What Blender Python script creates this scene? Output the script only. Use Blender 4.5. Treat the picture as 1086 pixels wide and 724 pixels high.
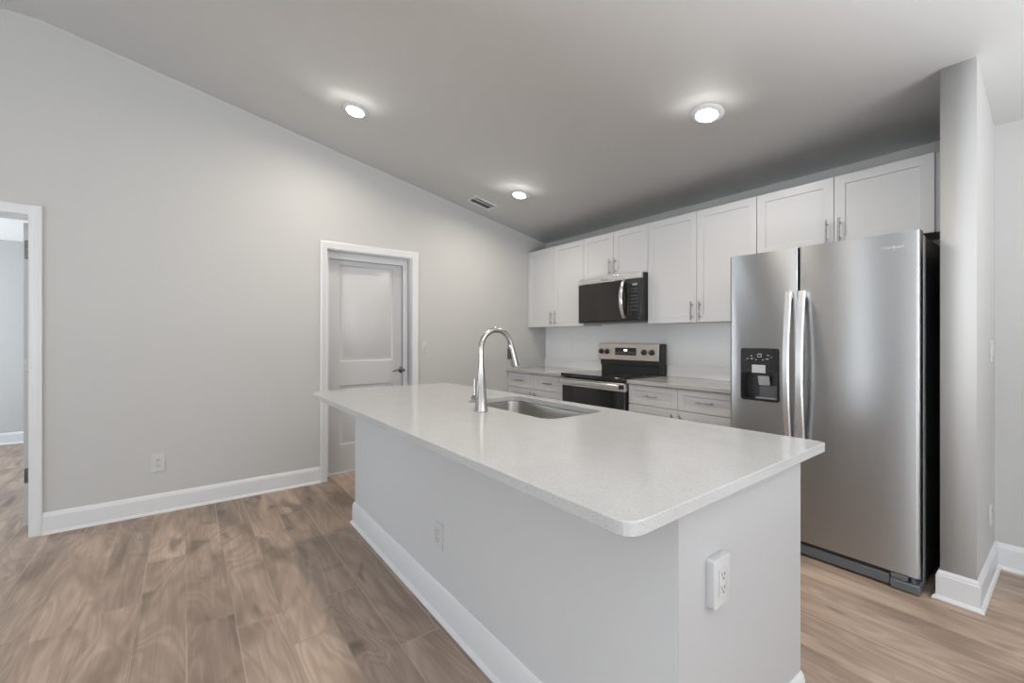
import bpy, bmesh, math, random
from mathutils import Vector, Matrix
for o in list(bpy.data.objects): bpy.data.objects.remove(o)
scene = bpy.context.scene
COL = scene.collection
PI = math.pi
# ------------------------------------------------------------------ camera
H = 1.2524
cam_d = bpy.data.cameras.new('camera'); cam = bpy.data.objects.new('camera', cam_d); COL.objects.link(cam)
cam.location = (0, 0, H); cam.rotation_euler = (PI/2, 0, math.radians(52.923))
cam_d.sensor_width = 36; cam_d.lens = 36*458.74/1086; cam_d.shift_y = -3.46/1086; cam_d.clip_start = .02
scene.camera = cam
# ------------------------------------------------------------------ world, light, exposure
scene.view_settings.view_transform = 'Standard'; scene.view_settings.look = 'None'
scene.view_settings.exposure = 0.52; scene.view_settings.gamma = 1; scene.view_settings.use_curve_mapping = False
P_SLIDER, P_SLIDER_UP, P_SLIDER_HIGH, P_WINDOW, P_SIDE, P_SIDE_UP, P_SIDE_HIGH, P_BED, P_LAMP, P_WORLD = 8, 115, 1, 20, 1, 30, 140, 95, 7.5, 1.5
world = bpy.data.worlds.new('world'); scene.world = world; world.use_nodes = True
world.node_tree.nodes['Background'].inputs[0].default_value = (.87, .94, 1, 1)
world.node_tree.nodes['Background'].inputs[1].default_value = P_WORLD
DAY = (.82, .91, 1.0)
LAMP = (1.0, .89, .76)
def area_light(name, loc, aim, sx, sy, power, color=DAY, spread=180):
    """daylight at a window opening, or an added unseen uplight that lifts the ceiling"""
    l = bpy.data.lights.new(name, 'AREA'); l.shape = 'RECTANGLE'; l.size = sx; l.size_y = sy; l.energy = power; l.color = color; l.spread = math.radians(spread)
    o = bpy.data.objects.new(name, l); o.location = loc; o.rotation_euler = Vector(aim).to_track_quat('-Z', 'Y').to_euler(); COL.objects.link(o); return o
YW, XR, XB = -5.2, 3.4, -7.68           # wall behind the camera, right wall, far wall of the next room
FILL = (.93, .965, 1)  # tint of the added ceiling uplights
area_light('daylight_slider_sky', (1.15, YW+.05, 1.05), (0, 1, -.1), 3.0, 1.9, P_SLIDER)
area_light('fill_slider_up', (1.15, YW+.35, .55), (0, 1, 1.6), 3.0, .9, P_SLIDER_UP, FILL)  # added uplight in mid-air, no real source, brightens the ceiling
area_light('daylight_window', (-2.56, YW+.05, 1.2), (0, 1, 0), .42, 1.45, P_WINDOW)
area_light('daylight_side_sky', (XR-.05, 1.1, 1.35), (-1, 0, -.1), 2.2, 1.7, P_SIDE)
area_light('fill_side_up', (XR-.35, 1.1, .8), (-1, 0, 1.6), 2.2, .9, P_SIDE_UP, FILL)  # added uplight inside the side window, lifts the ceiling
area_light('fill_slider_high', (1.15, YW+.5, .4), (0, .45, 1), 3.0, .8, P_SLIDER_HIGH, FILL, 130)  # added steep upward fill near the slider, very weak
area_light('fill_side_high', (XR-.5, 1.1, .6), (-.45, 0, 1), 2.2, .8, P_SIDE_HIGH, FILL, 130)  # strongest added uplight, hung indoors to brighten the ceiling
area_light('daylight_bedroom', (-6.0, -3.95, 1.4), (0, 1, .15), 1.7, 1.5, P_BED)

# ------------------------------------------------------------------ materials
def srgb(r, g, b):
    f = lambda c: c/12.92 if c <= .04045 else ((c+.055)/1.055)**2.4
    return (f(r/255), f(g/255), f(b/255), 1)
class NT:
    def __init__(s, name):
        s.m = bpy.data.materials.new(name); s.m.use_nodes = True; s.t = s.m.node_tree
        s.b = s.t.nodes['Principled BSDF']
    def n(s, typ, ins=None, **kw):
        nd = s.t.nodes.new(typ)
        for k, v in kw.items(): setattr(nd, k, v)
        for k, v in (ins or {}).items(): s.set(nd.inputs[k], v)
        return nd
    def set(s, sock, v):
        if isinstance(v, bpy.types.NodeSocket): s.t.links.new(v, sock)
        else: sock.default_value = v
    def math(s, op, a, b=0.0, c=0.0):
        nd = s.n('ShaderNodeMath', {0: a, 1: b, 2: c}, operation=op); return nd.outputs[0]
    def noise(s, vec, scale=5, detail=2, rough=.5, dist=0.0):
        nd = s.n('ShaderNodeTexNoise', {'Vector': vec, 'Scale': scale, 'Detail': detail, 'Roughness': rough, 'Distortion': dist}); return nd.outputs[0]
    def comb(s, x, y, z):
        return s.n('ShaderNodeCombineXYZ', {0: x, 1: y, 2: z}).outputs[0]
    def ramp(s, fac, stops, interp='LINEAR'):
        nd = s.n('ShaderNodeValToRGB', {0: fac}); r = nd.color_ramp; r.interpolation = interp
        while len(r.elements) < len(stops): r.elements.new(.5)
        for e, (p, c) in zip(r.elements, stops): e.position = p; e.color = c if len(c) == 4 else (*c, 1)
        return nd.outputs[0]
    def mix(s, fac, a, b, blend='MIX'):
        nd = s.n('ShaderNodeMix', data_type='RGBA', blend_type=blend); s.set(nd.inputs[0], fac); s.set(nd.inputs[6], a); s.set(nd.inputs[7], b); return nd.outputs[2]
    def pos(s): return s.n('ShaderNodeNewGeometry').outputs['Position']
    def sep(s, v): nd = s.n('ShaderNodeSeparateXYZ', {0: v}); return nd.outputs
    def bump(s, h, strength=.1, dist=.002):
        nd = s.n('ShaderNodeBump', {'Height': h, 'Strength': strength, 'Distance': dist}); s.set(s.b.inputs['Normal'], nd.outputs[0])
    def p(s, **kw):
        for k, v in kw.items(): s.set(s.b.inputs[k.replace('_', ' ')], v)
        return s
def paint(name, col, rough=.5, var=.02, bscale=180, bstr=.08, spec=.5):
    t = NT(name); P = t.pos(); nz = t.noise(P, 1.7, 3)
    c2 = tuple(max(0, c*(1-var)) for c in col[:3])+(1,)
    t.p(Base_Color=t.mix(nz, col, c2), Roughness=rough); t.b.inputs['Specular IOR Level'].default_value = spec
    if bstr: t.bump(t.noise(P, bscale, 2), bstr, .001)
    return t.m
def plain(name, col, rough=.4, metal=0, coat=0, var=.05, scale=40):
    t = NT(name); P = t.pos(); nz = t.noise(P, scale, 2)
    c2 = tuple(c*(1-var) for c in col[:3])+(1,)
    t.p(Base_Color=t.mix(nz, col, c2), Metallic=metal)
    t.p(Roughness=t.math('MULTIPLY_ADD', nz, .06, rough-.03)); t.b.inputs['Coat Weight'].default_value = coat
    return t.m
def brushed(name, col, rough=.3, aniso=.6, axis='x', streak=.06):
    """brushed metal: fine lines along one axis, highlights stretched across them"""
    t = NT(name); x, y, z = t.sep(t.pos())
    if axis == 'x': tan = (0, 0, 1); v = t.comb(t.math('MULTIPLY', x, 3), t.math('MULTIPLY', y, 3), t.math('MULTIPLY', z, 700))
    else: v = t.comb(t.math('MULTIPLY', x, 500), t.math('MULTIPLY', y, 500), t.math('MULTIPLY', z, 3)); tan = (0, 1, 0)
    nz = t.noise(v, 1, 3)
    c2 = tuple(c*(1-streak*2) for c in col[:3])+(1,)
    t.p(Base_Color=t.mix(nz, col, c2), Metallic=1.0, Anisotropic=aniso)
    t.p(Roughness=t.math('MULTIPLY_ADD', nz, .08, rough-.04))
    t.set(t.b.inputs['Tangent'], t.comb(*tan))
    return t.m
M = {}
M['wall'] = paint('wall_paint', (.425, .421, .411, 1), .6, .015, 220, .10)
M['ceiling'] = paint('ceiling_paint', (.95, .955, .955, 1), .8, .015, 160, .15)
M['trim'] = paint('trim_paint', (.565, .568, .577, 1), .3, .01, 60, .02)
M['door'] = paint('door_paint', (.46, .46, .464, 1), .35, .01, 60, .02)
M['cabinet'] = paint('cabinet_paint', (.53, .53, .535, 1), .33, .01, 60, .02)
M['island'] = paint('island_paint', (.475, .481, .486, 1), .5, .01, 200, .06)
M['splash'] = paint('backsplash_lightened', (.76, .76, .76, 1), .25, .01, 60, .01)  # wall panel white; also lightens the counter's backsplash strip for lack of light
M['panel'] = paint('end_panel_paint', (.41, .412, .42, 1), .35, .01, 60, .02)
M['plastic'] = plain('white_plastic', (.48, .48, .485, 1), .3)
M['slot'] = plain('dark_slot', (.06, .06, .06, 1), .6)
M['black'] = plain('black_plastic', (.018, .018, .019, 1), .35)
M['blackside'] = plain('textured_black_steel', (.022, .022, .024, 1), .45)
M['glass'] = plain('black_glass', (.012, .012, .013, 1), .07, 0, .3)
M['smoke'] = plain('smoked_door_glass', (.018, .016, .014, 1), .10, 0, .0)
M['grey'] = plain('grey_plastic', (.20, .205, .215, 1), .4)
M['lightgrey'] = plain('light_grey_plastic', (.42, .42, .42, 1), .35)
M['steel'] = brushed('fridge_steel', (.43, .434, .438, 1), .34, .85, 'x', .05)
M['bright'] = brushed('bright_steel', (.74, .73, .72, 1), .28, .4, 'x', .04)
M['handle'] = brushed('handle_steel', (.86, .86, .87, 1), .32, .3, 'z', .03)
M['warmsteel'] = brushed('range_steel', (.80, .735, .68, 1), .36, .5, 'x', .04)
M['nickel'] = brushed('brushed_nickel', (.40, .385, .365, 1), .24, .3, 'z', .04)
M['pull'] = plain('pull_nickel', (.34, .33, .325, 1), .28, 1.0)
M['bronze'] = plain('dark_nickel', (.17, .165, .16, 1), .28, 1.0)
M['sink'] = brushed('sink_steel', (.36, .335, .31, 1), .33, .4, 'x', .05)
M['chrome'] = plain('chrome', (.85, .85, .85, 1), .14, 1.0)
M['logo'] = plain('logo_metal', (.75, .73, .66, 1), .2, 1.0)
M['underside'] = paint('cabinet_underside_wood', (.36, .25, .17, 1), .5, .2, 60, .05)
M['grille'] = plain('grille_plastic', (.095, .10, .11, 1), .4)
M['print'] = plain('faint_print', (.13, .13, .13, 1), .5)
M['icon'] = plain('panel_print', (.30, .30, .31, 1), .5)
def emit(name, col, s):
    t = NT(name); P = t.pos(); nz = t.noise(P, 30, 1)
    t.p(Base_Color=(.9, .9, .9, 1), Emission_Color=t.mix(nz, col, tuple(c*.98 for c in col[:3])+(1,)), Emission_Strength=s); return t.m
M['lens'] = emit('lamp_diffuser', (1, .97, .92, 1), 30.0)
M['digits'] = emit('lit_display', (.85, .95, 1, 1), 1.2)
def quartz():
    t = NT('speckled_quartz'); P = t.pos()
    big = t.noise(P, 9, 4, .6)
    base = t.mix(big, (.42, .419, .415, 1), (.37, .369, .366, 1))
    f1 = t.ramp(t.noise(P, 300, 2, .6), [(.52, (0, 0, 0)), (.68, (1, 1, 1))])
    c = t.mix(t.math('MULTIPLY', f1, .45), base, (.24, .238, .236, 1))
    n2 = t.noise(t.n('ShaderNodeVectorMath', {0: P, 1: (3.1, 7.7, 1.3)}, operation='ADD').outputs[0], 240, 2, .6)
    c = t.mix(t.math('MULTIPLY', t.ramp(n2, [(.62, (0, 0, 0)), (.72, (1, 1, 1))]), .35), c, (.52, .52, .517, 1))
    vor = t.n('ShaderNodeTexVoronoi', {'Vector': P, 'Scale': 120.0})
    f3 = t.ramp(vor.outputs['Distance'], [(.12, (1, 1, 1)), (.24, (0, 0, 0))])
    rnd = t.ramp(t.sep(vor.outputs['Color'])[0], [(.60, (0, 0, 0)), (.66, (1, 1, 1))])
    c = t.mix(t.math('MULTIPLY', t.math('MULTIPLY', f3, rnd), .55), c, (.20, .198, .195, 1))
    t.p(Base_Color=c, Roughness=.16); t.b.inputs['Specular IOR Level'].default_value = .38
    return t.m
M['quartz'] = quartz()
def planks():
    W, L, Y0 = .1745, 1.22, .005
    t = NT('oak_vinyl_planks'); x, y, z = t.sep(t.pos())
    v = t.math('DIVIDE', t.math('SUBTRACT', y, Y0), W); row = t.math('FLOOR', v); fy = t.math('FRACT', v)
    wr = t.n('ShaderNodeTexWhiteNoise', {'W': t.math('MULTIPLY', row, 3.71)}, noise_dimensions='1D').outputs[0]
    u = t.math('ADD', t.math('DIVIDE', x, L), t.math('MULTIPLY', wr, 5.0)); colm = t.math('FLOOR', u); fx = t.math('FRACT', u)
    pid = t.math('ADD', t.math('MULTIPLY', row, 17.31), t.math('MULTIPLY', colm, 5.77))
    wn = t.n('ShaderNodeTexWhiteNoise', {'W': pid}, noise_dimensions='1D'); rv = wn.outputs[0]
    off = t.math('MULTIPLY', rv, 40.0)
    xo = t.math('ADD', x, off)
    fine = t.noise(t.comb(t.math('MULTIPLY', xo, 3.5), t.math('MULTIPLY', y, 120), off), 1, 4, .6, .3)
    mid = t.noise(t.comb(t.math('MULTIPLY', xo, 1.6), t.math('MULTIPLY', y, 17), off), 1, 4, .55, .8)
    low = t.noise(t.comb(t.math('MULTIPLY', xo, 1.5), t.math('MULTIPLY', y, 5.5), off), 1, 2, .5, .4)
    rings = t.math('SINE', t.math('MULTIPLY', t.noise(t.comb(t.math('MULTIPLY', xo, 1.1), t.math('MULTIPLY', y, 5.0), off), 1, 2, .4, .9), 75.0))
    knot = t.ramp(t.noise(t.comb(t.math('MULTIPLY', xo, 3.2), t.math('MULTIPLY', y, 8.5), t.math('ADD', off, 9.0)), 1, 1.5, .5, .5), [(.585, (0, 0, 0)), (.74, (1, 1, 1))])
    A, B = FLOOR_A, FLOOR_B
    c = t.mix(t.ramp(mid, [(.34, (0, 0, 0)), (.68, (1, 1, 1))]), A, B)
    c = t.mix(t.ramp(low, [(.48, (0, 0, 0)), (.70, (.75, .75, .75))]), c, FLOOR_D)
    c = t.mix(t.math('MULTIPLY', t.math('MULTIPLY_ADD', rings, .5, .5), .30), c, FLOOR_D)
    c = t.mix(t.math('MULTIPLY', t.ramp(fine, [(.40, (0, 0, 0)), (.70, (1, 1, 1))]), .24), c, FLOOR_D)
    c = t.mix(t.math('MULTIPLY', knot, .62), c, FLOOR_K)
    tone = t.ramp(rv, [(0, (.78, .77, .77)), (.5, (1, 1, 1)), (1, (1.15, 1.14, 1.12))])
    c = t.mix(1.0, c, tone, 'MULTIPLY')
    ey = t.math('MULTIPLY', t.math('MINIMUM', fy, t.math('SUBTRACT', 1.0, fy)), W)
    ex = t.math('MULTIPLY', t.math('MINIMUM', fx, t.math('SUBTRACT', 1.0, fx)), L)
    e = t.math('MINIMUM', ey, ex)
    seam = t.ramp(t.math('MULTIPLY', e, 100), [(.10, (1, 1, 1)), (.30, (0, 0, 0))])
    side = t.ramp(wn.outputs[1] if False else rv, [(.45, (1, 1, 1)), (.55, (.0, .0, .0))])
    sc = t.mix(side, (.16, .12, .095, 1), (.50, .42, .35, 1))
    c = t.mix(t.math('MULTIPLY', seam, .5), c, sc)
    t.p(Base_Color=c, Roughness=t.math('MULTIPLY_ADD', mid, .12, .36)); t.b.inputs['Specular IOR Level'].default_value = .4
    t.bump(t.math('SUBTRACT', t.math('MULTIPLY', fine, .3), seam), .15, .001)
    return t.m
FLOOR_A, FLOOR_B, FLOOR_D, FLOOR_K = (.455, .348, .276, 1), (.335, .25, .194, 1), (.165, .12, .092, 1), (.085, .062, .048, 1)
M['floor'] = planks()
def glass():
    t = NT('window_glass'); nz = t.noise(t.pos(), 3, 1)
    t.p(Base_Color=t.mix(nz, (.95, .98, 1, 1), (.94, .97, .99, 1)), Roughness=.0); t.b.inputs['Transmission Weight'].default_value = 1; t.b.inputs['IOR'].default_value = 1.05
    return t.m
M['pane'] = glass()

# ------------------------------------------------------------------ mesh helpers
def box(bm, x0, x1, y0, y1, z0, z1):
    v = [bm.verts.new(p) for p in ((x0,y0,z0),(x1,y0,z0),(x1,y1,z0),(x0,y1,z0),(x0,y0,z1),(x1,y0,z1),(x1,y1,z1),(x0,y1,z1))]
    for f in ((0,3,2,1),(4,5,6,7),(0,1,5,4),(1,2,6,5),(2,3,7,6),(3,0,4,7)): bm.faces.new([v[i] for i in f])
def ring(bm, c, ax, r, seg):
    ax = Vector(ax).normalized(); a = ax.orthogonal().normalized(); b = ax.cross(a)
    return [bm.verts.new(Vector(c)+(a*math.cos(2*PI*i/seg)+b*math.sin(2*PI*i/seg))*r) for i in range(seg)]
def skin(bm, rings, cap=True):
    for r0, r1 in zip(rings, rings[1:]):
        n = len(r0)
        for i in range(n): bm.faces.new((r0[i], r0[(i+1) % n], r1[(i+1) % n], r1[i]))
    if cap: bm.faces.new(list(reversed(rings[0]))); bm.faces.new(rings[-1])
def lathe(bm, base, ax, prof, seg=32, cap=True):
    """prof: (radius, height along ax)"""
    ax = Vector(ax).normalized(); skin(bm, [ring(bm, Vector(base)+ax*h, ax, max(r, 1e-4), seg) for r, h in prof], cap)
def tube(bm, pts, rad, seg=14):
    pts = [Vector(p) for p in pts]; rs = rad if isinstance(rad, (list, tuple)) else [rad]*len(pts)
    prev = None; rings = []
    for i, p in enumerate(pts):
        t = (pts[min(i+1, len(pts)-1)]-pts[max(i-1, 0)]).normalized()
        a = t.orthogonal().normalized() if prev is None else (prev-t*prev.dot(t)).normalized()
        prev = a; b = t.cross(a)
        rings.append([bm.verts.new(p+(a*math.cos(2*PI*k/seg)+b*math.sin(2*PI*k/seg))*rs[i]) for k in range(seg)])
    skin(bm, rings)
def ribbon(bm, pts, wx, ty):
    """bar of rectangular section swept along points in a yz plane"""
    rings = []
    for i, p in enumerate(pts):
        p = Vector(p); t = (Vector(pts[min(i+1, len(pts)-1)])-Vector(pts[max(i-1, 0)])).normalized()
        X = Vector((1, 0, 0)); N = t.cross(X).normalized()
        rings.append([bm.verts.new(p+X*a*wx/2+N*b*ty/2) for a, b in ((-1,-.5),(-.7,-1),(.7,-1),(1,-.5),(1,.5),(.7,1),(-.7,1),(-1,.5))])
    skin(bm, rings)
def sweep(bm, path, prof, side=1):
    """profile (offset, z) along an open floor path of xy points, mitred"""
    P = [Vector(p) for p in path]; n = len(P); rings = []
    for i in range(n):
        ns = []
        if i > 0: d = (P[i]-P[i-1]).normalized(); ns.append(Vector((-d.y, d.x))*side)
        if i < n-1: d = (P[i+1]-P[i]).normalized(); ns.append(Vector((-d.y, d.x))*side)
        m = ns[0] if len(ns) == 1 else (ns[0]+ns[1])/(1+ns[0].dot(ns[1]))
        rings.append([bm.verts.new((P[i].x+m.x*o, P[i].y+m.y*o, z)) for o, z in prof])
    skin(bm, rings)
def shaker(bm, x0, x1, z0, z1, yf, th=.019, rail=.056, dep=.007):
    """recessed panel front facing -y"""
    def rect(a, y): return [bm.verts.new(p) for p in ((x0+a, y, z0+a), (x1-a, y, z0+a), (x1-a, y, z1-a), (x0+a, y, z1-a))]
    skin(bm, [rect(0, yf+th), rect(0, yf+.0015), rect(.0015, yf), rect(rail, yf), rect(rail+.002, yf+dep)])
def loops_mesh(loops, t0, t1, mapf, bevel=0.0):
    """filled outline with holes, extruded from t0 to t1; mapf(u, v, t) -> xyz"""
    cu = bpy.data.curves.new('outline', 'CURVE'); cu.dimensions = '2D'; cu.fill_mode = 'BOTH'
    cu.extrude = abs(t1-t0)/2-bevel; cu.bevel_depth = bevel; cu.bevel_resolution = 2; cu.offset = -bevel
    for lp in loops:
        s = cu.splines.new('POLY'); s.points.add(len(lp)-1); s.use_cyclic_u = True
        for p, q in zip(s.points, lp): p.co = (q[0], q[1], 0, 1)
    o = bpy.data.objects.new('outline', cu); COL.objects.link(o)
    me = bpy.data.meshes.new_from_object(o.evaluated_get(bpy.context.evaluated_depsgraph_get()))
    bpy.data.objects.remove(o); bpy.data.curves.remove(cu)
    bm = bmesh.new(); bm.from_mesh(me); bpy.data.meshes.remove(me)
    bmesh.ops.remove_doubles(bm, verts=bm.verts, dist=1e-5)
    mid = (t0+t1)/2
    for v in bm.verts: v.co = Vector(mapf(v.co.x, v.co.y, v.co.z+mid))
    return bm
def rrect(x0, x1, y0, y1, r, seg=6):
    pts = []
    for cx, cy, a0 in ((x1-r, y0+r, -90), (x1-r, y1-r, 0), (x0+r, y1-r, 90), (x0+r, y0+r, 180)):
        for i in range(seg+1):
            a = math.radians(a0+90*i/seg); pts.append((cx+r*math.cos(a), cy+r*math.sin(a)))
    return pts
def rpoly(pts, radii, seg=6):
    out = []; n = len(pts)
    for i in range(n):
        p = Vector(pts[i]); a = (Vector(pts[i-1])-p).normalized(); b = (Vector(pts[(i+1) % n])-p).normalized(); r = radii[i]
        for k in range(seg+1):
            t = k/seg; out.append(tuple((p+a*r*(1-t)**2+b*r*t**2)))
    return out
ROOT = {}
def wloc(o):
    l = Vector(o.location)
    while o.parent: o = o.parent; l += Vector(o.location)
    return l
def mesh_obj(name, bm, mat, parent=None, smooth=True, bevel=0, angle=40):
    bmesh.ops.recalc_face_normals(bm, faces=bm.faces)
    me = bpy.data.meshes.new(name)
    if parent is not None: org = wloc(parent); bmesh.ops.translate(bm, verts=bm.verts, vec=-org)
    bm.to_mesh(me); bm.free()
    if smooth:
        for p in me.polygons: p.use_smooth = True
        try: me.set_sharp_from_angle(angle=math.radians(angle))
        except Exception: pass
    me.materials.append(M[mat] if isinstance(mat, str) else mat)
    o = bpy.data.objects.new(name, me); COL.objects.link(o)
    if parent is not None: o.parent = parent
    if bevel:
        b = o.modifiers.new('bevel', 'BEVEL'); b.width = bevel; b.segments = 2; b.limit_method = 'ANGLE'; b.angle_limit = math.radians(50); b.harden_normals = False
    return o
def part(name, mat, parent, fn, bevel=0, label=None, **kw):
    bm = bmesh.new(); fn(bm); o = mesh_obj(name, bm, mat, parent, bevel=bevel, **kw)
    if label: o['label'] = label
    return o
def boxpart(name, mat, parent, *b, bevel=0, label=None):
    return part(name, mat, parent, lambda bm: box(bm, *b), bevel, label)
def tag(o, label, cat, group=None):
    o['label'] = label; o['category'] = cat
    if group: o['group'] = group
    return o
def thing(name, label, cat, loc, group=None):
    o = bpy.data.objects.new(name, None); o.location = loc; o.empty_display_size = .1; COL.objects.link(o); return tag(o, label, cat, group)
def struct(name, mat, fn, bevel=0):
    bm = bmesh.new(); r = fn(bm)
    o = mesh_obj(name, r if r is not None else bm, mat, bevel=bevel, smooth=False); o['kind'] = 'structure'; return o
def sroot(name, loc):
    o = bpy.data.objects.new(name, None); o.location = loc; COL.objects.link(o); o['kind'] = 'structure'; return o

# ------------------------------------------------------------------ room shell
XL, YB, ZC, SL = -4.013, 3.557, 2.4194, .2008
YR, ZR = -.735, ZC+SL*(YB+.735)
def ceil_z(y):
    if y >= YR: return ZC+SL*(YB-y)
    if y >= -1.9: return ZR
    return ZR-SL*(-1.9-y)
WT = .19
struct('floor', 'floor', lambda bm: box(bm, XB-.1, XR+.1, YW-.1, YB+.1, -.1, 0))
prof = [(YB+.1, ceil_z(YB+.1)), (YR, ZR), (-1.9, ZR), (YW-.1, ceil_z(YW-.1))]
struct('ceiling', 'ceiling', lambda bm: loops_mesh([prof+[(y, z+.12) for y, z in reversed(prof)]], XL-WT, XR+.1, lambda u, v, t: (t, u, v)))
def rect(a, b, c, d): return [(a, c), (b, c), (b, d), (a, d)]
D1 = (-1.60, -.783, 2.035)      # open doorway: y0, y1, head height
D2 = (.992, 1.797, 2.048)       # closed door
def wall_left(bm):
    out = [(YW, 0), (D1[0], 0), (D1[0], D1[2]), (D1[1], D1[2]), (D1[1], 0), (D2[0], 0), (D2[0], D2[2]), (D2[1], D2[2]), (D2[1], 0), (YB, 0),
           (YB, ceil_z(YB)+.02), (YR, ZR+.02), (-1.9, ZR+.02), (YW, ceil_z(YW)+.02)]
    return loops_mesh([out], XL-WT, XL, lambda u, v, t: (t, u, v))
struct('wall_left', 'wall', wall_left)
struct('wall_back', 'wall', lambda bm: box(bm, XL-WT, XR+.1, YB, YB+.1, 0, ZC+.02))
SX0, SX1, SY = -.42, -.2985, 2.908
def stub(bm):
    return loops_mesh([[(SY, 0), (YB, 0), (YB, ZC+.02), (SY, ceil_z(SY)+.02)]], SX0, SX1, lambda u, v, t: (t, u, v))
struct('wall_fridge', 'wall', stub)
W1, W2, W3, W4 = (-2.78, -2.34, .45, 1.95), (-.4, 2.7, .03, 2.06), (-2.55, -.25, .45, 2.25), (-6.9, -5.1, .6, 2.15)
struct('wall_front', 'wall', lambda bm: loops_mesh([rect(XL-WT, XR+.1, 0, ceil_z(YW)+.02), rect(*W1), rect(*W2)], YW-.1, YW, lambda u, v, t: (u, t, v)))
struct('wall_right', 'wall', lambda bm: loops_mesh([[(YW, 0), (YB, 0), (YB, ZC+.02), (YR, ZR+.02), (-1.9, ZR+.02), (YW, ceil_z(YW)+.02)], rect(*W3)], XR, XR+.1, lambda u, v, t: (t, u, v)))
# the next room seen through the open doorway
ZB2 = 2.41
struct('wall_bedroom', 'wall', lambda bm: box(bm, XB-.1, XB, -4.1, .9, 0, ZB2))
struct('wall_bedroom_near', 'wall', lambda bm: box(bm, XB, XL-WT, .8, .9, 0, ZB2))
struct('wall_bedroom_window', 'wall', lambda bm: loops_mesh([rect(XB, XL-WT, 0, ZB2), rect(*W4)], -4.1, -4.0, lambda u, v, t: (u, t, v)))
struct('ceiling_bedroom', 'ceiling', lambda bm: box(bm, XB-.1, XL-WT, -4.1, .9, ZB2, ZB2+.1))
def window(name, w, t0, t1, mapf):
    r = sroot(name, mapf((w[0]+w[1])/2, w[2], (t0+t1)/2)); f = .05; m = (w[0]+w[1])/2
    bm = loops_mesh([rect(*w), rect(w[0]+f, m-f/2, w[2]+f, w[3]-f), rect(m+f/2, w[1]-f, w[2]+f, w[3]-f)], t0, t1, mapf)
    mesh_obj('window_frame', bm, 'trim', r, smooth=False)
    tm = (t0+t1)/2
    bm = loops_mesh([rect(w[0]+f, w[1]-f, w[2]+f, w[3]-f)], tm-.003, tm+.003, mapf); mesh_obj('pane', bm, 'pane', r, smooth=False)
window('window_1', W1, YW-.09, YW-.03, lambda u, v, t: (u, t, v))
window('window_2', W2, YW-.09, YW-.03, lambda u, v, t: (u, t, v))
window('window_3', W3, XR+.03, XR+.09, lambda u, v, t: (t, u, v))
window('window_4', W4, -4.09, -4.03, lambda u, v, t: (u, t, v))
# baseboards
BB = [(0, 0), (.027, 0), (.026, .007), (.021, .014), (.014, .019), (.014, .112), (.0105, .119), (.0105, .124), (.006, .132), (.003, .137), (0, .137)]
CW = .057
struct('baseboard_left', 'trim', lambda bm: sweep(bm, [(XL, D1[1]+CW), (XL, D2[0]-CW)], BB, -1))
struct('baseboard_left_corner', 'trim', lambda bm: sweep(bm, [(XL, D2[1]+CW), (XL, 2.97)], BB, -1))
struct('baseboard_left_rear', 'trim', lambda bm: sweep(bm, [(XL, YW), (XL, D1[0]-CW)], BB, -1))
struct('baseboard_right', 'trim', lambda bm: sweep(bm, [(SX0, SY+.25), (SX0, SY), (SX1, SY), (SX1, YB), (XR, YB)], BB, -1))
struct('baseboard_bedroom', 'trim', lambda bm: sweep(bm, [(XB, -4.0), (XB, .8)], BB, -1))
# doors
CAS = [(-.004, 0), (-.004, .010), (.004, .011), (.012, .011), (.016, .0135), (.034, .015), (.044, .019), (.052, .019), (.057, .016), (.057, 0)]
def casing(bm, d, x):
    y0, y1, z = d
    skin(bm, [[bm.verts.new((x+b, y, zz)) for y, zz, b in row] for row in (
        [(y0-a, 0, b) for a, b in CAS], [(y0-a, z+a, b) for a, b in CAS], [(y1+a, z+a, b) for a, b in CAS], [(y1+a, 0, b) for a, b in CAS])])
def jamb(bm, d, xs):
    y0, y1, z = d; t = .006
    bm2 = loops_mesh([[(y0, 0), (y0+t, 0), (y0+t, z-t), (y1-t, z-t), (y1-t, 0), (y1, 0), (y1, z), (y0, z)]], XL-WT, XL, lambda u, v, tt: (tt, u, v))
    return bm2
def stop(d, xa, xb, ws=.044, wh=.062):
    y0, y1, z = d; t = .006; s, h = t+ws, t+wh
    return loops_mesh([[(y0+t, 0), (y0+s, 0), (y0+s, z-h), (y1-s, z-h), (y1-s, 0), (y1-t, 0), (y1-t, z-t), (y0+t, z-t)]], xa, xb, lambda u, v, tt: (tt, u, v))
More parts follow.
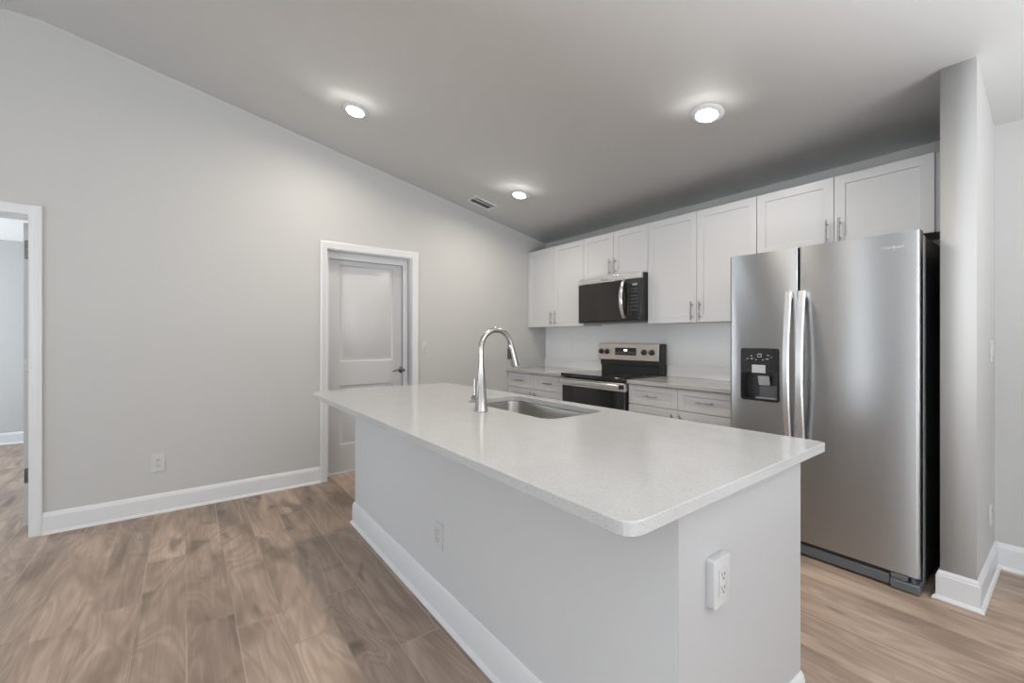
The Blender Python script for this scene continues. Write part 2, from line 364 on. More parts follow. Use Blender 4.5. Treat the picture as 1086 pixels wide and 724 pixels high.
def slab(w, h, th=.035, mapf=None):
    """two panel moulded door; u along width, w depth, v height"""
    bm = bmesh.new(); us = [0, .135, w-.12, w]; vs = [0, .25, .80, 1.02, 1.925, h]
    vs = [v if v < h else h for v in vs]
    for side in (0, 1):
        yf = 0 if side == 0 else th; sg = 1 if side == 0 else -1
        G = {(i, j): bm.verts.new((us[i], yf, vs[j])) for i in range(4) for j in range(6)}
        for i in range(3):
            for j in range(5):
                q = [G[i, j], G[i+1, j], G[i+1, j+1], G[i, j+1]]
                if i == 1 and j in (1, 3):
                    rg = [q]
                    for a, dd in ((.006, .010), (.014, .013), (.026, .013), (.046, .003)):
                        rg.append([bm.verts.new((us[1]+a, yf+sg*dd, vs[j]+a)), bm.verts.new((us[2]-a, yf+sg*dd, vs[j]+a)), bm.verts.new((us[2]-a, yf+sg*dd, vs[j+1]-a)), bm.verts.new((us[1]+a, yf+sg*dd, vs[j+1]-a))])
                    skin(bm, rg, False); bm.faces.new(rg[-1])
                else: bm.faces.new(q)
    for a, b in (((0, 0), (w, 0)), ((w, 0), (w, h)), ((w, h), (0, h)), ((0, h), (0, 0))):
        bm.faces.new([bm.verts.new(p) for p in ((a[0], 0, a[1]), (b[0], 0, b[1]), (b[0], th, b[1]), (a[0], th, a[1]))])
    bmesh.ops.remove_doubles(bm, verts=bm.verts, dist=1e-5)
    for v in bm.verts: v.co = Vector(mapf(v.co.x, v.co.y, v.co.z))
    return bm
def hinge_fn(x, y0, y1, z0, z1):
    def fn(bm):
        pts = rpoly([(y0, z0), (y1, z0), (y1, z1), (y0, z1)], [.012, .001, .001, .012], 4)
        b2 = loops_mesh([pts], x, x+.003, lambda u, v, t: (t, u, v)); me = bpy.data.meshes.new('tmp'); b2.to_mesh(me); b2.free(); bm.from_mesh(me); bpy.data.meshes.remove(me)
        tube(bm, [(x+.004, y1+.003, z0), (x+.004, y1+.003, z1)], .005, 10)
    return fn
d1 = sroot('door_1', (XL, (D1[0]+D1[1])/2, 0))
part('casing', 'trim', d1, lambda bm: casing(bm, D1, XL))
mesh_obj('jamb', jamb(None, D1, 0), 'trim', d1, smooth=False)
mesh_obj('door_stop', stop(D1, XL-.14, XL-.10, .010, .012), 'trim', d1, smooth=False)
DX = XL-WT-.012
s1 = mesh_obj('door_slab', slab(.78, 2.0, .035, lambda u, w, v: (DX-u, -.815-w, v+.014)), 'door', d1); s1['label'] = 'white door leaf swung open into the next room, seen by its hinge edge'
for za, zb in ((1.90, 1.775), (1.12, 1.03), (.395, .295)):
    part('hinge', 'bronze' if za != 1.12 else 'nickel', s1, hinge_fn(DX, -.846, -.818, zb, za), label='dark metal hinge leaf' if za != 1.12 else 'silver hinge leaf')
d2 = sroot('door_2', (XL, (D2[0]+D2[1])/2, 0))
part('casing', 'trim', d2, lambda bm: casing(bm, D2, XL))
mesh_obj('jamb', jamb(None, D2, 0), 'trim', d2, smooth=False)
mesh_obj('door_stop', stop(D2, XL-.150, XL-.112), 'trim', d2, smooth=False)
s2 = mesh_obj('door_slab', slab(D2[1]-D2[0]-.036, 2.012, .035, lambda u, w, v: (XL-.152-w, D2[0]+.018+u, v+.012)), 'door', d2)
s2['label'] = 'white two panel door leaf'
kx, ky, kz = XL-.152, 1.742, .935
def lever(bm):
    lathe(bm, (kx, ky, kz), (1, 0, 0), [(.032, 0), (.032, .006), (.026, .011), (.013, .014), (.012, .045), (.016, .050), (.016, .060), (.008, .064)], 24)
    tube(bm, [(kx+.054, ky, kz), (kx+.055, ky-.03, kz+.003), (kx+.054, ky-.06, kz+.002), (kx+.052, ky-.09, kz-.004), (kx+.050, ky-.108, kz-.010)], [.010, .008, .0075, .007, .005], 12)
part('lever_handle', 'bronze', s2, lever, label='satin nickel lever handle')

# ------------------------------------------------------------------ hardware
def bar_v(bm, x, yf, z0, z1, r=.0055):
    tube(bm, [(x, yf-.030, z0), (x, yf-.030, z1)], r, 12)
    for z in (z0+.025, z1-.025): tube(bm, [(x, yf+.001, z), (x, yf-.030, z)], .0045, 10)
def bar_h(bm, x0, x1, yf, z, r=.0055):
    tube(bm, [(x0, yf-.030, z), (x1, yf-.030, z)], r, 12)
    for x in (x0+.025, x1-.025): tube(bm, [(x, yf+.001, z), (x, yf-.030, z)], .0045, 10)
# ------------------------------------------------------------------ wall cabinets
YU, ZT, ZBU, ZM = 3.2706, 2.2717, 1.3835, 1.845
def wall_cabinet(x0, x1, z0, label, filler=None, hx=.034, hz=(.018, .165)):
    r = thing('wall_cabinet', label, 'cabinet', ((x0+x1)/2, YB, z0), 'white wall cabinets over the counter')
    boxpart('carcass', 'cabinet', r, x0+.001, x1-.001, YU+.021, YB-.001, z0+.004, ZT-.002)
    boxpart('bottom_panel', 'underside' if filler else 'cabinet', r, x0+.004, x1-.004, YU+.026, YB-.002, z0, z0+.0035, label='bare wood underside' if filler else None)
    m = (x0+x1)/2; g = .0022
    for a, b, s in ((x0+g, m-g*.7, -1), (m+g*.7, x1-g, 1)):
        d = part('door', 'cabinet', r, lambda bm: shaker(bm, a, b, z0-.003, ZT-.001, YU))
        part('handle', 'pull', d, lambda bm: bar_v(bm, m+s*hx, YU, z0+hz[0], z0+hz[1]), label='nickel bar pull')
    if filler: boxpart('filler_strip', 'cabinet', r, x1, filler, YU+.020, YU+.045, z0, ZT-.002)
    return r
C = [XL+.002, -3.1057, -2.3337, -1.4174, -.492]
wall_cabinet(C[0], C[1], ZBU, 'white two door wall cabinet against the left wall, left of the microwave')
wall_cabinet(C[1], C[2], ZM, 'short white two door wall cabinet directly above the microwave')
wall_cabinet(C[2], C[3], ZBU, 'tall white two door wall cabinet between microwave and refrigerator')
wall_cabinet(C[3], C[4], 1.837, 'short wide white two door wall cabinet above the refrigerator', SX0-.001)

# ------------------------------------------------------------------ base cabinets and counters
ZK, YK, YF = .905, 2.951, 2.974
def base_cabinet(x0, x1, label):
    r = thing('base_cabinet', label, 'cabinet', ((x0+x1)/2, YB, 0), 'white base cabinets under the back counter')
    boxpart('carcass', 'cabinet', r, x0+.001, x1-.001, YF+.021, YB-.001, .10, ZK-.031)
    boxpart('toe_kick', 'cabinet', r, x0+.001, x1-.001, YF+.085, YB-.01, .0, .0995)
    m = (x0+x1)/2; g = .0025
    for a, b, s in ((x0+g, m-g*.6, -1), (m+g*.6, x1-g, 1)):
        d = part('drawer', 'cabinet', r, lambda bm: shaker(bm, a, b, .708, ZK-.036, YF, rail=.045))
        c = (a+b)/2; part('handle', 'pull', d, lambda bm: bar_h(bm, c-.066, c+.066, YF, .788), label='nickel bar pull')
        d = part('door', 'cabinet', r, lambda bm: shaker(bm, a, b, .105, .703, YF))
        part('handle', 'pull', d, lambda bm: bar_v(bm, m+s*.034, YF, .528, .676), label='nickel bar pull')
    return r
RX0, RX1 = -3.077, -2.316
base_cabinet(XL+.002, RX0-.004, 'white base cabinet with two drawers in the corner, left of the range')
base_cabinet(RX1+.004, -1.405, 'white base cabinet with two drawers between range and refrigerator')
def back_counter(x0, x1, label):
    r = thing('countertop', label, 'countertop', ((x0+x1)/2, YB, ZK-.03))
    bm = loops_mesh([rect(x0, x1, YK, YB-.001)], ZK-.03, ZK, lambda u, v, t: (u, v, t), .002); mesh_obj('slab', bm, 'quartz', r, angle=14)
    boxpart('backsplash', 'splash', r, x0, x1, YB-.021, YB-.001, ZK, ZK+.104, bevel=.002)  # counter quartz, drawn lighter in colour to offset the dim light here
back_counter(XL+.001, RX0-.003, 'short white quartz countertop in the corner, left of the range')
back_counter(RX1+.003, -1.403, 'white quartz countertop between the range and the refrigerator')

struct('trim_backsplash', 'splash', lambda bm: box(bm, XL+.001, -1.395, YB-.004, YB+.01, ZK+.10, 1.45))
# ------------------------------------------------------------------ island
IZ = .905
BX0, BX1, BY0, BY1 = -2.985, -.573, .920, 1.640
isl = thing('kitchen_island', 'white painted kitchen island base with baseboard under the large quartz top', 'kitchen island', ((BX0+BX1)/2, (BY0+BY1)/2, 0))
boxpart('front_panel', 'island', isl, BX0, BX1, BY0, BY0+.11, 0, IZ-.03)
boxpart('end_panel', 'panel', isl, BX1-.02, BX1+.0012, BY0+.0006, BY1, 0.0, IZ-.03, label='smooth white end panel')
boxpart('end_panel', 'panel', isl, BX0-.001, BX0+.02, BY0+.11, BY1, 0, IZ-.03)
boxpart('back_panel', 'cabinet', isl, BX0+.02, BX1-.02, BY1-.02, BY1, .0, IZ-.03)
boxpart('support_cleat', 'cabinet', isl, BX1-.05, BX1-.002, BY1, BY1+.03, IZ-.055, IZ-.03)
part('baseboard', 'trim', isl, lambda bm: sweep(bm, [(BX0, BY1), (BX0, BY0), (BX1+.0012, BY0), (BX1+.0012, BY1)], [(o, z*1.06 if z > .02 else z) for o, z in BB], -1))
SKX0, SKX1, SKY0, SKY1 = -2.085, -1.375, 1.235, 1.605
top = rpoly([(-3.012, .645), (-.508, .660), (-.520, 1.712), (-3.03, 1.640)], [.02, .045, .02, .02], 6)
hole = rrect(SKX0, SKX1, SKY0, SKY1, .07, 8)
ct = tag(mesh_obj('island_countertop', loops_mesh([top, hole], IZ-.03, IZ, lambda u, v, t: (u, v, t), .0025), 'quartz', angle=14), 'large speckled white quartz island countertop with a sink cutout', 'countertop')
# sink
sk = thing('kitchen_sink', 'stainless steel undermount sink set in the island countertop', 'sink', ((SKX0+SKX1)/2, (SKY0+SKY1)/2, IZ-.235))
def bowl(bm):
    a = .004; x0, x1, y0, y1 = SKX0-a, SKX1+a, SKY0-a, SKY1+a; zt = IZ-.0335; rings = []
    for ins, z, r in ((-.03, zt, .09), (0, zt, .07), (.002, zt-.01, .07), (.012, zt-.16, .07), (.025, zt-.19, .06), (.05, zt-.20, .05), (.12, zt-.202, .04)):
        rings.append([bm.verts.new((px, py, z)) for px, py in rrect(x0+ins, x1-ins, y0+ins, y1-ins, r, 8)])
    skin(bm, rings, False); bm.faces.new(rings[-1])
bo = part('bowl', 'sink', sk, bowl)
sm = bo.modifiers.new('thickness', 'SOLIDIFY'); sm.thickness = .0015; sm.offset = 1
part('drain', 'chrome', sk, lambda bm: lathe(bm, ((SKX0+SKX1)/2, (SKY0+SKY1)/2+.04, IZ-.2335), (0, 0, 1), [(.045, 0), (.045, .003), (.036, .003), (.034, .0015)], 28), label='round chrome drain')
# faucet
fx, fy = -1.722, 1.118
fa = thing('faucet', 'tall brushed nickel gooseneck faucet standing behind the island sink', 'faucet', (fx, fy, IZ))
part('body', 'nickel', fa, lambda bm: lathe(bm, (fx, fy, IZ+.0003), (0, 0, 1), [(.0315, 0), (.0315, .006), (.029, .010), (.0165, .198), (.0165, .203), (.0145, .203)], 32))
def neck(bm):
    pts = [(fx, fy, IZ+.19+i*.03) for i in range(4)]; R = .088; zc = IZ+.30
    for i in range(17):
        a = PI-(PI*.90)*i/16; pts.append((fx, fy+R+R*math.cos(a), zc+R*math.sin(a)))
    e = Vector(pts[-1]); d = (e-Vector(pts[-2])).normalized(); pts += [tuple(e+d*.012)]
    tube(bm, pts, .0130, 18)
part('neck', 'nickel', fa, neck)
a = PI-PI*.90; he = Vector((fx, fy+.088+.088*math.cos(a), IZ+.30+.088*math.sin(a))); hd = Vector((0, math.sin(a)*1.0, -math.cos(a))).normalized()
hd = Vector((0, .26, -.966)).normalized()
sh = part('spray_head', 'nickel', fa, lambda bm: lathe(bm, he+hd*.010, hd, [(.0145, 0), (.0155, .004), (.0165, .03), (.0205, .105), (.0205, .112), (.017, .113)], 28))
part('spray_button', 'black', sh, lambda bm: box(bm, fx-.007, fx+.007, he.y-.014-.0+.0, he.y-.003, he.z-.085, he.z-.03), bevel=.003, label='black spray button')
def flever(bm):
    lathe(bm, (fx-.018, fy, IZ+.058), (-1, 0, 0), [(.0165, 0), (.0165, .045), (.014, .050)], 24)
    tube(bm, [(fx-.055, fy, IZ+.058), (fx-.056, fy, IZ+.10), (fx-.057, fy, IZ+.152)], [.0065, .0055, .005], 14)
part('lever_handle', 'nickel', fa, flever)

# ------------------------------------------------------------------ range
rg = thing('kitchen_range', 'freestanding electric range with black glass cooktop and stainless backguard', 'stove', ((RX0+RX1)/2, 3.2, 0))
YO = 2.935
boxpart('body', 'blackside', rg, RX0, RX1, YO+.045, YB-.03, .02, .885)
for x, y in ((RX0+.06, YO+.1), (RX1-.06, YO+.1), (RX0+.06, YB-.1), (RX1-.06, YB-.1)):
    part('foot', 'black', rg, lambda bm: lathe(bm, (x, y, 0), (0, 0, 1), [(.02, 0), (.02, .021)], 12))
ck = part('cooktop', 'glass', rg, lambda bm: box(bm, RX0-.002, RX1+.002, YO-.012, 3.475, .884, .918), bevel=.005, label='black glass cooktop')
for bx, by, rr in ((-2.88, 3.10, .105), (-2.51, 3.10, .085), (-2.88, 3.33, .075), (-2.51, 3.33, .095)):
    part('burner_marking', 'grey', ck, lambda bm: skin(bm, [ring(bm, (bx, by, .9184), (0, 0, 1), rr, 48), ring(bm, (bx, by, .9184), (0, 0, 1), rr-.003, 48)], False), label='thin grey burner ring')
od = boxpart('oven_door', 'glass', rg, RX0+.006, RX1-.006, YO, YO+.042, .215, .802, bevel=.004, label='black glass oven door')
boxpart('door_trim', 'bright', od, RX0+.004, RX1-.004, YO-.002, YO+.043, .80, .872, bevel=.003, label='stainless top rail')
part('handle', 'bright', od, lambda bm: box(bm, RX0+.012, RX1-.030, YO-.055, YO-.030, .822, .862), bevel=.008, label='wide flat stainless handle')
for x0 in (RX0+.006, RX1-.030): boxpart('handle_bracket', 'black', od, x0, x0+.018, YO-.052, YO, .825, .858, bevel=.003, label='black handle end')
boxpart('storage_drawer', 'bright', rg, RX0+.006, RX1-.006, YO+.002, YO+.042, .055, .208, bevel=.004, label='stainless storage drawer')
def guard(y0, y1, z0, z1, lean):
    def fn(bm):
        box(bm, RX0+.02, RX1-.003, y0, y1, z0, z1)
        for v in bm.verts:
            if v.co.z > (z0+z1)/2 and v.co.y < (y0+y1)/2: v.co.y += lean
    return fn
bg = part('backguard', 'black', rg, guard(3.488, YB-.026, .912, 1.196, .0), bevel=.003, label='black backguard housing')
pn = part('control_panel', 'warmsteel', bg, lambda bm: box(bm, RX0-.001, RX1-.035, 3.462, 3.489, 1.036, 1.199), bevel=.004, label='stainless control panel')
boxpart('end_cap', 'black', bg, RX1-.035, RX1+.001, 3.466, YB-.03, .914, 1.198, bevel=.004)
boxpart('vent_trim', 'black', bg, RX0+.022, RX1-.036, 3.474, 3.489, .985, 1.034, bevel=.002)
dp = boxpart('display', 'black', pn, -2.855, -2.600, 3.4595, 3.463, 1.085, 1.158, bevel=.001, label='black display window')
boxpart('lit_clock', 'digits', dp, -2.745, -2.705, 3.4588, 3.4598, 1.125, 1.143, label='lit clock digits')
part('display_marking', 'icon', dp, lambda bm: [box(bm, -2.84+i*.022, -2.828+i*.022, 3.4588, 3.4598, z, z+.005) for i in range(11) for z in (1.097, 1.112)])
for kxx in (-3.033, -2.958, -2.510, -2.424):
    k = part('knob', 'black', pn, lambda bm: lathe(bm, (kxx, 3.463, 1.118), (0, -1, 0), [(.027, 0), (.027, .006), (.022, .010), (.020, .026), (.012, .028)], 24), label='black control knob')
    boxpart('pointer', 'icon', k, kxx-.002, kxx+.002, 3.4335, 3.436, 1.119, 1.136)

# ------------------------------------------------------------------ microwave
MX0, MX1, MZ0, MZ1, MY = -3.098, -2.341, 1.402, 1.838, 3.185
mw = thing('microwave', 'stainless and black over the range microwave hung under the short cabinet', 'microwave', ((MX0+MX1)/2, YB, MZ0))
boxpart('body', 'blackside', mw, MX0+.003, MX1-.001, MY+.03, YB-.005, MZ0+.012, MZ1, bevel=.003)
boxpart('bottom_vent', 'grey', mw, MX0+.04, MX1-.04, MY+.05, YB-.05, MZ0-.004, MZ0+.012, label='grey vent plate on the underside')
XS = -2.483
boxpart('top_trim', 'bright', mw, MX0, MX1, MY, MY+.03, MZ1-.054, MZ1, bevel=.003, label='stainless top strip')
md = boxpart('door', 'smoke', mw, MX0, XS, MY+.002, MY+.03, MZ0+.014, MZ1-.056, bevel=.003, label='dark glass door')
boxpart('bottom_trim', 'black', mw, MX0, MX1, MY+.004, MY+.03, MZ0, MZ0+.013, bevel=.002)
def mh(bm):
    pts = []
    for i in range(17):
        t = i/16; pts.append((XS-.045-.012*math.sin(PI*t)*0, MY+.006-.052*math.sin(PI*t)**.8, MZ0+.035+t*(MZ1-.056-MZ0-.03)))
    ribbon(bm, pts, .036, .014)
part('handle', 'chrome', md, mh, label='bowed chrome handle')
mc = boxpart('control_panel', 'glass', mw, XS+.002, MX1, MY+.002, MY+.03, MZ0+.014, MZ1-.056, bevel=.003, label='black control panel')
boxpart('lit_clock', 'icon', mc, -2.432, -2.382, MY+.0005, MY+.0025, 1.724, 1.741, label='clock display')
for z in (1.69, 1.665, 1.63, 1.60, 1.57, 1.535, 1.50):
    for i in range(3): boxpart('button', 'print', mc, -2.444+i*.026, -2.432+i*.026, MY+.0008, MY+.0025, z, z+.007, label='small printed button')
def text_mesh(name, body, size, loc, mat, parent, ext=.0006, shear=0.0):
    cu = bpy.data.curves.new('lettering', 'FONT'); cu.body = body; cu.size = size; cu.extrude = ext; cu.align_x = 'CENTER'; cu.align_y = 'CENTER'; cu.shear = shear; cu.resolution_u = 3
    o = bpy.data.objects.new('lettering', cu); COL.objects.link(o)
    me = bpy.data.meshes.new_from_object(o.evaluated_get(bpy.context.evaluated_depsgraph_get())); bpy.data.objects.remove(o)
    bm = bmesh.new(); bm.from_mesh(me); bpy.data.meshes.remove(me)
    for v in bm.verts: v.co = Vector((loc[0]+v.co.x, loc[1]-v.co.z, loc[2]+v.co.y))
    return mesh_obj(name, bm, mat, parent, smooth=False)
text_mesh('logo_lettering', 'Whirlpool', .020, (-2.76, MY-.0008, MZ1-.030), 'grey', mw, shear=.2)

# ------------------------------------------------------------------ refrigerator
FX0, FX1, FS, FY, FZ, FB = -1.394, -.478, -.998, 2.832, 1.779, .085
fr = thing('refrigerator', 'stainless side by side refrigerator with ice dispenser, beside the narrow wall', 'refrigerator', ((FX0+FX1)/2, 3.2, 0))
boxpart('body', 'blackside', fr, FX0+.004, FX1-.002, FY+.068, YB-.03, .03, FZ-.018, bevel=.004, label='black cabinet sides')
boxpart('front_frame', 'grey', fr, FX0+.002, FX1, FY+.075, FY+.125, .03, FZ-.016, bevel=.004)
for x, y in ((FX0+.08, FY+.12), (FX1-.08, FY+.12), (FX0+.08, YB-.2), (FX1-.08, YB-.2)): boxpart('foot', 'black', fr, x-.03, x+.03, y, y+.08, 0, .031)
DSP = (-1.322, -1.097, .866, 1.190)
def door_outline(x0, x1, r=.014):
    # plan outline with rounded front corners, sides slightly rounded over
    pts = []
    for cx, a0 in ((x0+r, 180), (x1-r, 270)):
        for i in range(6):
            a = math.radians(a0+90*i/5); pts.append((cx+r*math.cos(a), FY+r+r*math.sin(a)))
    pts += [(x1, FY+.062), (x0, FY+.062)]
    return pts
def fdoor(x0, x1):
    return loops_mesh([door_outline(x0, x1)], FB, FZ, lambda u, v, t: (u, v, t))
ld = mesh_obj('freezer_door', fdoor(FX0, FS-.003), 'steel', fr); ld['label'] = 'narrow left freezer door'
# cut the dispenser bay out of the freezer door
cut_bm = bmesh.new(); box(cut_bm, DSP[0]+.006, DSP[1]-.006, FY-.05, FY+.055, DSP[2]+.006, DSP[3]-.006)
cutter = mesh_obj('cutter', cut_bm, 'steel', None, smooth=False)
bmod = ld.modifiers.new('bay', 'BOOLEAN'); bmod.object = cutter; bmod.operation = 'DIFFERENCE'; bmod.solver = 'EXACT'
bpy.context.view_layer.update()
me2 = bpy.data.meshes.new_from_object(ld.evaluated_get(bpy.context.evaluated_depsgraph_get())); ld.modifiers.clear(); ld.data = me2
bpy.data.objects.remove(cutter)
rd = mesh_obj('refrigerator_door', fdoor(FS+.003, FX1), 'steel', fr); rd['label'] = 'wide right refrigerator door'
ds = sf = None
def disp_frame(bm):
    b2 = loops_mesh([rrect(DSP[0], DSP[1], DSP[2], DSP[3], .016, 5), rrect(DSP[0]+.012, DSP[1]-.012, DSP[2]+.014, DSP[3]-.150, .008, 4)], FY-.004, FY+.004, lambda u, v, t: (u, t, v))
    me = bpy.data.meshes.new('tmp'); b2.to_mesh(me); b2.free(); bm.from_mesh(me); bpy.data.meshes.remove(me)
ds = part('dispenser', 'glass', ld, disp_frame, label='black glossy ice and water dispenser')
def bay(bm):
    x0, x1, z0, z1 = DSP[0]+.007, DSP[1]-.007, DSP[2]+.007, DSP[3]-.145
    P = [(x0, z0), (x1, z0), (x1, z1), (x0, z1)]
    a = [bm.verts.new((x, FY+.004, z)) for x, z in P]; b = [bm.verts.new((x, FY+.053, z)) for x, z in P]
    skin(bm, [a, b], False); bm.faces.new(b)
part('bay', 'black', ld, bay, label='black dispenser recess')
cxd = (DSP[0]+DSP[1])/2
part('chute', 'lightgrey', ld, lambda bm: box(bm, cxd-.045, cxd+.035, FY-.006, FY+.03, 1.037, 1.088), bevel=.003, label='silver ice chute cover')
def paddle(bm):
    box(bm, cxd-.022, cxd+.045, FY+.020, FY+.028, .960, 1.020)
    for v in bm.verts:
        if v.co.z < .99: v.co.y += .018
part('paddle', 'lightgrey', ld, paddle, bevel=.003, label='grey push paddle')
boxpart('drip_tray', 'grey', ld, cxd-.03, cxd+.09, FY+.006, FY+.050, .876, .888, bevel=.002, label='grey drip tray')
boxpart('splash_plate', 'grille', ld, cxd-.02, cxd+.085, FY+.046, FY+.052, .89, .958, label='grey back plate')
part('panel_icons', 'icon', ds, lambda bm: [box(bm, cxd+dx-w/2, cxd+dx+w/2, FY-.0048, FY-.0038, z, z+h) for dx, z, w, h in
     ((-.07, 1.122, .008, .006), (-.047, 1.140, .008, .006), (-.045, 1.122, .014, .006), (-.02, 1.117, .010, .005), (.02, 1.117, .010, .005), (.045, 1.122, .018, .006), (.05, 1.145, .010, .006), (.068, 1.135, .008, .005),
      (-.011, 1.135, .004, .022), (.011, 1.135, .004, .022), (0, 1.135, .022, .004), (0, 1.152, .020, .005))], label='white printed icons')
def fhandle(x):
    def fn(bm):
        z0, z1 = .60, 1.522; pts = []
        for i in range(25):
            t = i/24; pts.append((x, FY-.024-.042*math.sin(PI*t), z0+t*(z1-z0)))
        ribbon(bm, pts, .036, .020)
        for z in (z0+.02, z1-.02): box(bm, x-.014, x+.014, FY-.020, FY+.001, z-.016, z+.016)
    return fn
part('handle', 'handle', ld, fhandle(-1.041), label='long bowed steel handle')
part('handle', 'handle', rd, fhandle(-.972), label='long bowed steel handle')
gr = boxpart('base_grille', 'grille', fr, FX0+.006, FX1-.115, FY+.004, FY+.06, .012, .062, bevel=.003, label='grey base grille')
part('vent_slot', 'black', gr, lambda bm: box(bm, FX0+.006, FX1-.115, FY+.016, FY+.07, .063, FB-.002), label='dark slot over the grille')
part('corner_foot', 'grille', fr, lambda bm: box(bm, FX1-.113, FX1-.001, FY-.003, FY+.09, .004, .050), bevel=.006, label='grey hinge foot cover')
part('lower_hinge', 'grille', fr, lambda bm: (box(bm, FX1-.110, FX1-.045, FY-.001, FY+.06, .054, .080), lathe(bm, (FX1-.028, FY+.02, .050), (0, 0, 1), [(.010, 0), (.010, .034)], 12)), bevel=.003)
text_mesh('logo_lettering', 'Whirlpool', .0215, (-.583, FY-.0006, 1.708), 'logo', rd, shear=.25)

# ------------------------------------------------------------------ outlets and switches
def plate(name, label, cat, origin, U, N, kind, w=.072, h=.116, th=.006, group=None, mat='plastic'):
    """wall plate; U horizontal direction along the wall, N outward normal"""
    O = Vector(origin); U = Vector(U); N = Vector(N); Z = Vector((0, 0, 1))
    mp = lambda u, v, t: tuple(O+U*u+Z*v+N*t)
    r = thing(name, label, cat, tuple(O), group)
    mesh_obj('cover_plate', loops_mesh([rrect(-w/2, w/2, -h/2, h/2, .006, 3)], 0, th, mp, .0015), mat, r)
    if kind == 'outlet':
        for c in (.020, -.020):
            f = mesh_obj('receptacle', loops_mesh([rrect(-.017, .017, c-.014, c+.014, .008, 4)], th, th+.0022, mp, .0006), mat, r)
            bm = bmesh.new()
            for a, b, cc, dd in ((-.0078, -.0052, c-.002, c+.008), (.0052, .0078, c-.001, c+.007), (-.0026, .0026, c-.0105, c-.0055)):
                b2 = loops_mesh([rect(a, b, cc, dd)], th+.002, th+.0027, mp); me = bpy.data.meshes.new('t'); b2.to_mesh(me); b2.free(); bm.from_mesh(me); bpy.data.meshes.remove(me)
            mesh_obj('slots', bm, 'slot', f, smooth=False)
    elif kind == 'decora':
        f = mesh_obj('receptacle', loops_mesh([rrect(-.0165, .0165, -.033, .033, .002, 3)], th, th+.0025, mp, .0006), mat, r)
        bm = bmesh.new()
        for c in (.017, -.017):
            for a, b, cc, dd in ((-.0078, -.0052, c-.002, c+.008), (.0052, .0078, c-.001, c+.007), (-.0026, .0026, c-.0105, c-.0055)):
                b2 = loops_mesh([rect(a, b, cc, dd)], th+.0023, th+.003, mp); me = bpy.data.meshes.new('t'); b2.to_mesh(me); b2.free(); bm.from_mesh(me); bpy.data.meshes.remove(me)
        mesh_obj('slots', bm, 'slot', f, smooth=False)
    else:
        bm = loops_mesh([rrect(-.0165, .0165, -.033, .033, .002, 3)], th, th+.004, mp, .0006)
        for v in bm.verts:
            d = (v.co-O)
            if d.dot(N) > th+.002: v.co += N*(d.z*.05)
        mesh_obj('rocker', bm, mat, r)
    return r
plate('electrical_outlet', 'white duplex outlet low on the left wall beside the open doorway', 'outlet', (XL, -.156, .362), (0, 1, 0), (1, 0, 0), 'outlet', w=.078, h=.134)
plate('light_switch', 'white rocker light switch on the left wall beside the closed door', 'light switch', (XL, 1.930, 1.165), (0, 1, 0), (1, 0, 0), 'rocker')
plate('electrical_outlet', 'white outlet flush on the long front panel of the island', 'outlet', (-1.765, BY0, .360), (1, 0, 0), (0, -1, 0), 'decora')
plate('electrical_outlet', 'thick white outlet box on the right end panel of the island', 'outlet', (BX1+.0012, 1.080, .640), (0, 1, 0), (1, 0, 0), 'decora', w=.078, h=.122, th=.022)
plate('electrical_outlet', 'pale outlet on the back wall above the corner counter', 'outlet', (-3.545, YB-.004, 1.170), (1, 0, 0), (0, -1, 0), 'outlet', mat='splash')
plate('light_switch', 'white switch at chest height on the narrow wall right of the refrigerator', 'light switch', (SX1, 3.395, 1.185), (0, 1, 0), (1, 0, 0), 'rocker')
plate('electrical_outlet', 'white outlet low on the narrow wall right of the refrigerator', 'outlet', (SX1, 3.365, .330), (0, 1, 0), (1, 0, 0), 'outlet')

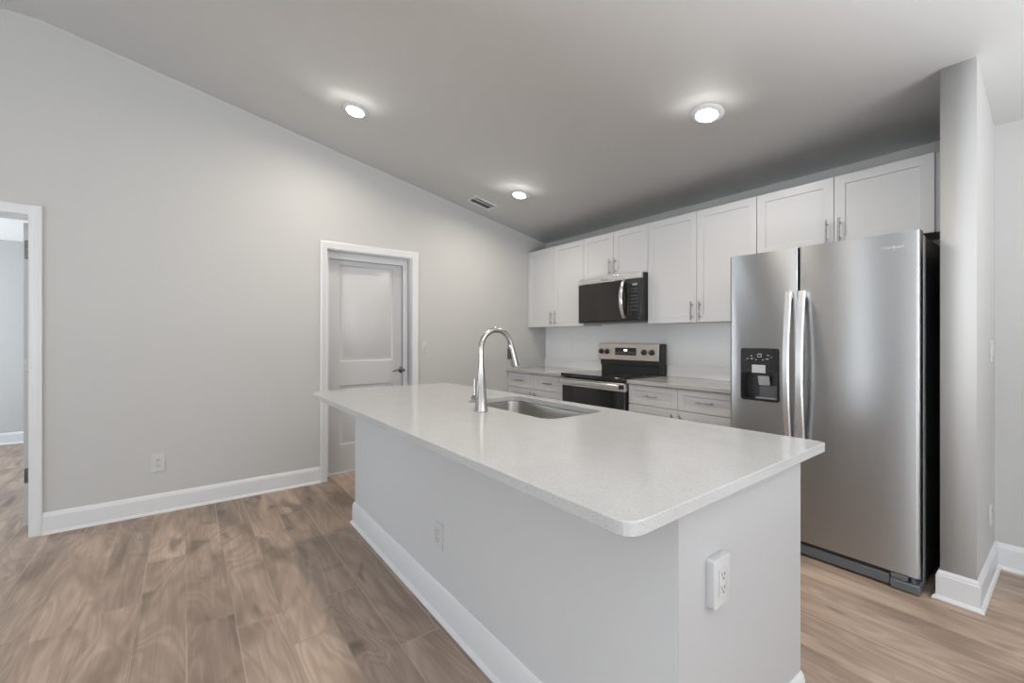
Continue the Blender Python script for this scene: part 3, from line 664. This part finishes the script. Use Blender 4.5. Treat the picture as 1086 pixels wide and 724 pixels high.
# ------------------------------------------------------------------ ceiling: lamps and vent
NRM = Vector((0, -SL, -1)).normalized(); TY = Vector((0, 1, -SL)).normalized(); TX = Vector((1, 0, 0))
def on_ceil(x, y): return Vector((x, y, ceil_z(y)))
def lamp(x, y, label):
    p = on_ceil(x, y); r = thing('recessed_light', label, 'ceiling light', tuple(p), 'round recessed ceiling lights')
    part('trim_ring', 'trim', r, lambda bm: lathe(bm, p-NRM*.004, NRM, [(.060, .0), (.097, .0), (.097, .006), (.093, .009), (.068, .015), (.062, .015), (.060, .012)], 48, cap=False))
    part('diffuser', 'lens', r, lambda bm: lathe(bm, p-NRM*.002, NRM, [(.0605, .0), (.0605, .0150), (.050, .0162), (.030, .0170), (.001, .0172)], 48))
    l = bpy.data.lights.new('lamp_light', 'AREA'); l.shape = 'DISK'; l.size = .13; l.energy = P_LAMP; l.color = LAMP; l.spread = math.radians(165)
    o = bpy.data.objects.new('lamp_light', l); COL.objects.link(o); o.parent = r; o.location = NRM*.024; o.rotation_euler = NRM.to_track_quat('-Z', 'Y').to_euler()
lamp(-3.243, 1.003, 'round recessed ceiling light on the left, above the end of the island')
lamp(-3.245, 2.543, 'smallest recessed ceiling light, beside the ceiling vent')
lamp(-1.391, 2.545, 'round recessed ceiling light on the right, nearest the refrigerator')
lamp(-1.391, 1.003, 'round recessed ceiling light over the near end of the island')
vx, vy = -3.738, 2.436; vp = on_ceil(vx, vy)
vt = thing('ceiling_vent', 'small white louvered air vent in the ceiling near the corner', 'vent', tuple(vp))
cm = lambda u, v, t: tuple(vp+TX*u+TY*v+NRM*t)
mesh_obj('frame', loops_mesh([rect(-.085, .085, -.138, .138), rect(-.062, .062, -.115, .115)], -.001, .008, cm, .001), 'trim', vt)
mesh_obj('duct', loops_mesh([rect(-.063, .063, -.116, .116)], -.0012, .0006, cm), 'slot', vt, smooth=False)
for i in range(6):
    u0 = -.059+i*.0205+(.004 if i > 3 else 0)
    bm = loops_mesh([rect(u0, u0+.013, -.115, .115)], .0035, .0048, cm)
    for v in bm.verts:
        d = v.co-vp; v.co += NRM*((d.x-u0-.0065)*.25)
    mesh_obj('louver', bm, 'grey', vt, smooth=False)
mesh_obj('divider', loops_mesh([rect(.0195, .0275, -.115, .115)], .002, .0085, cm), 'trim', vt, smooth=False)
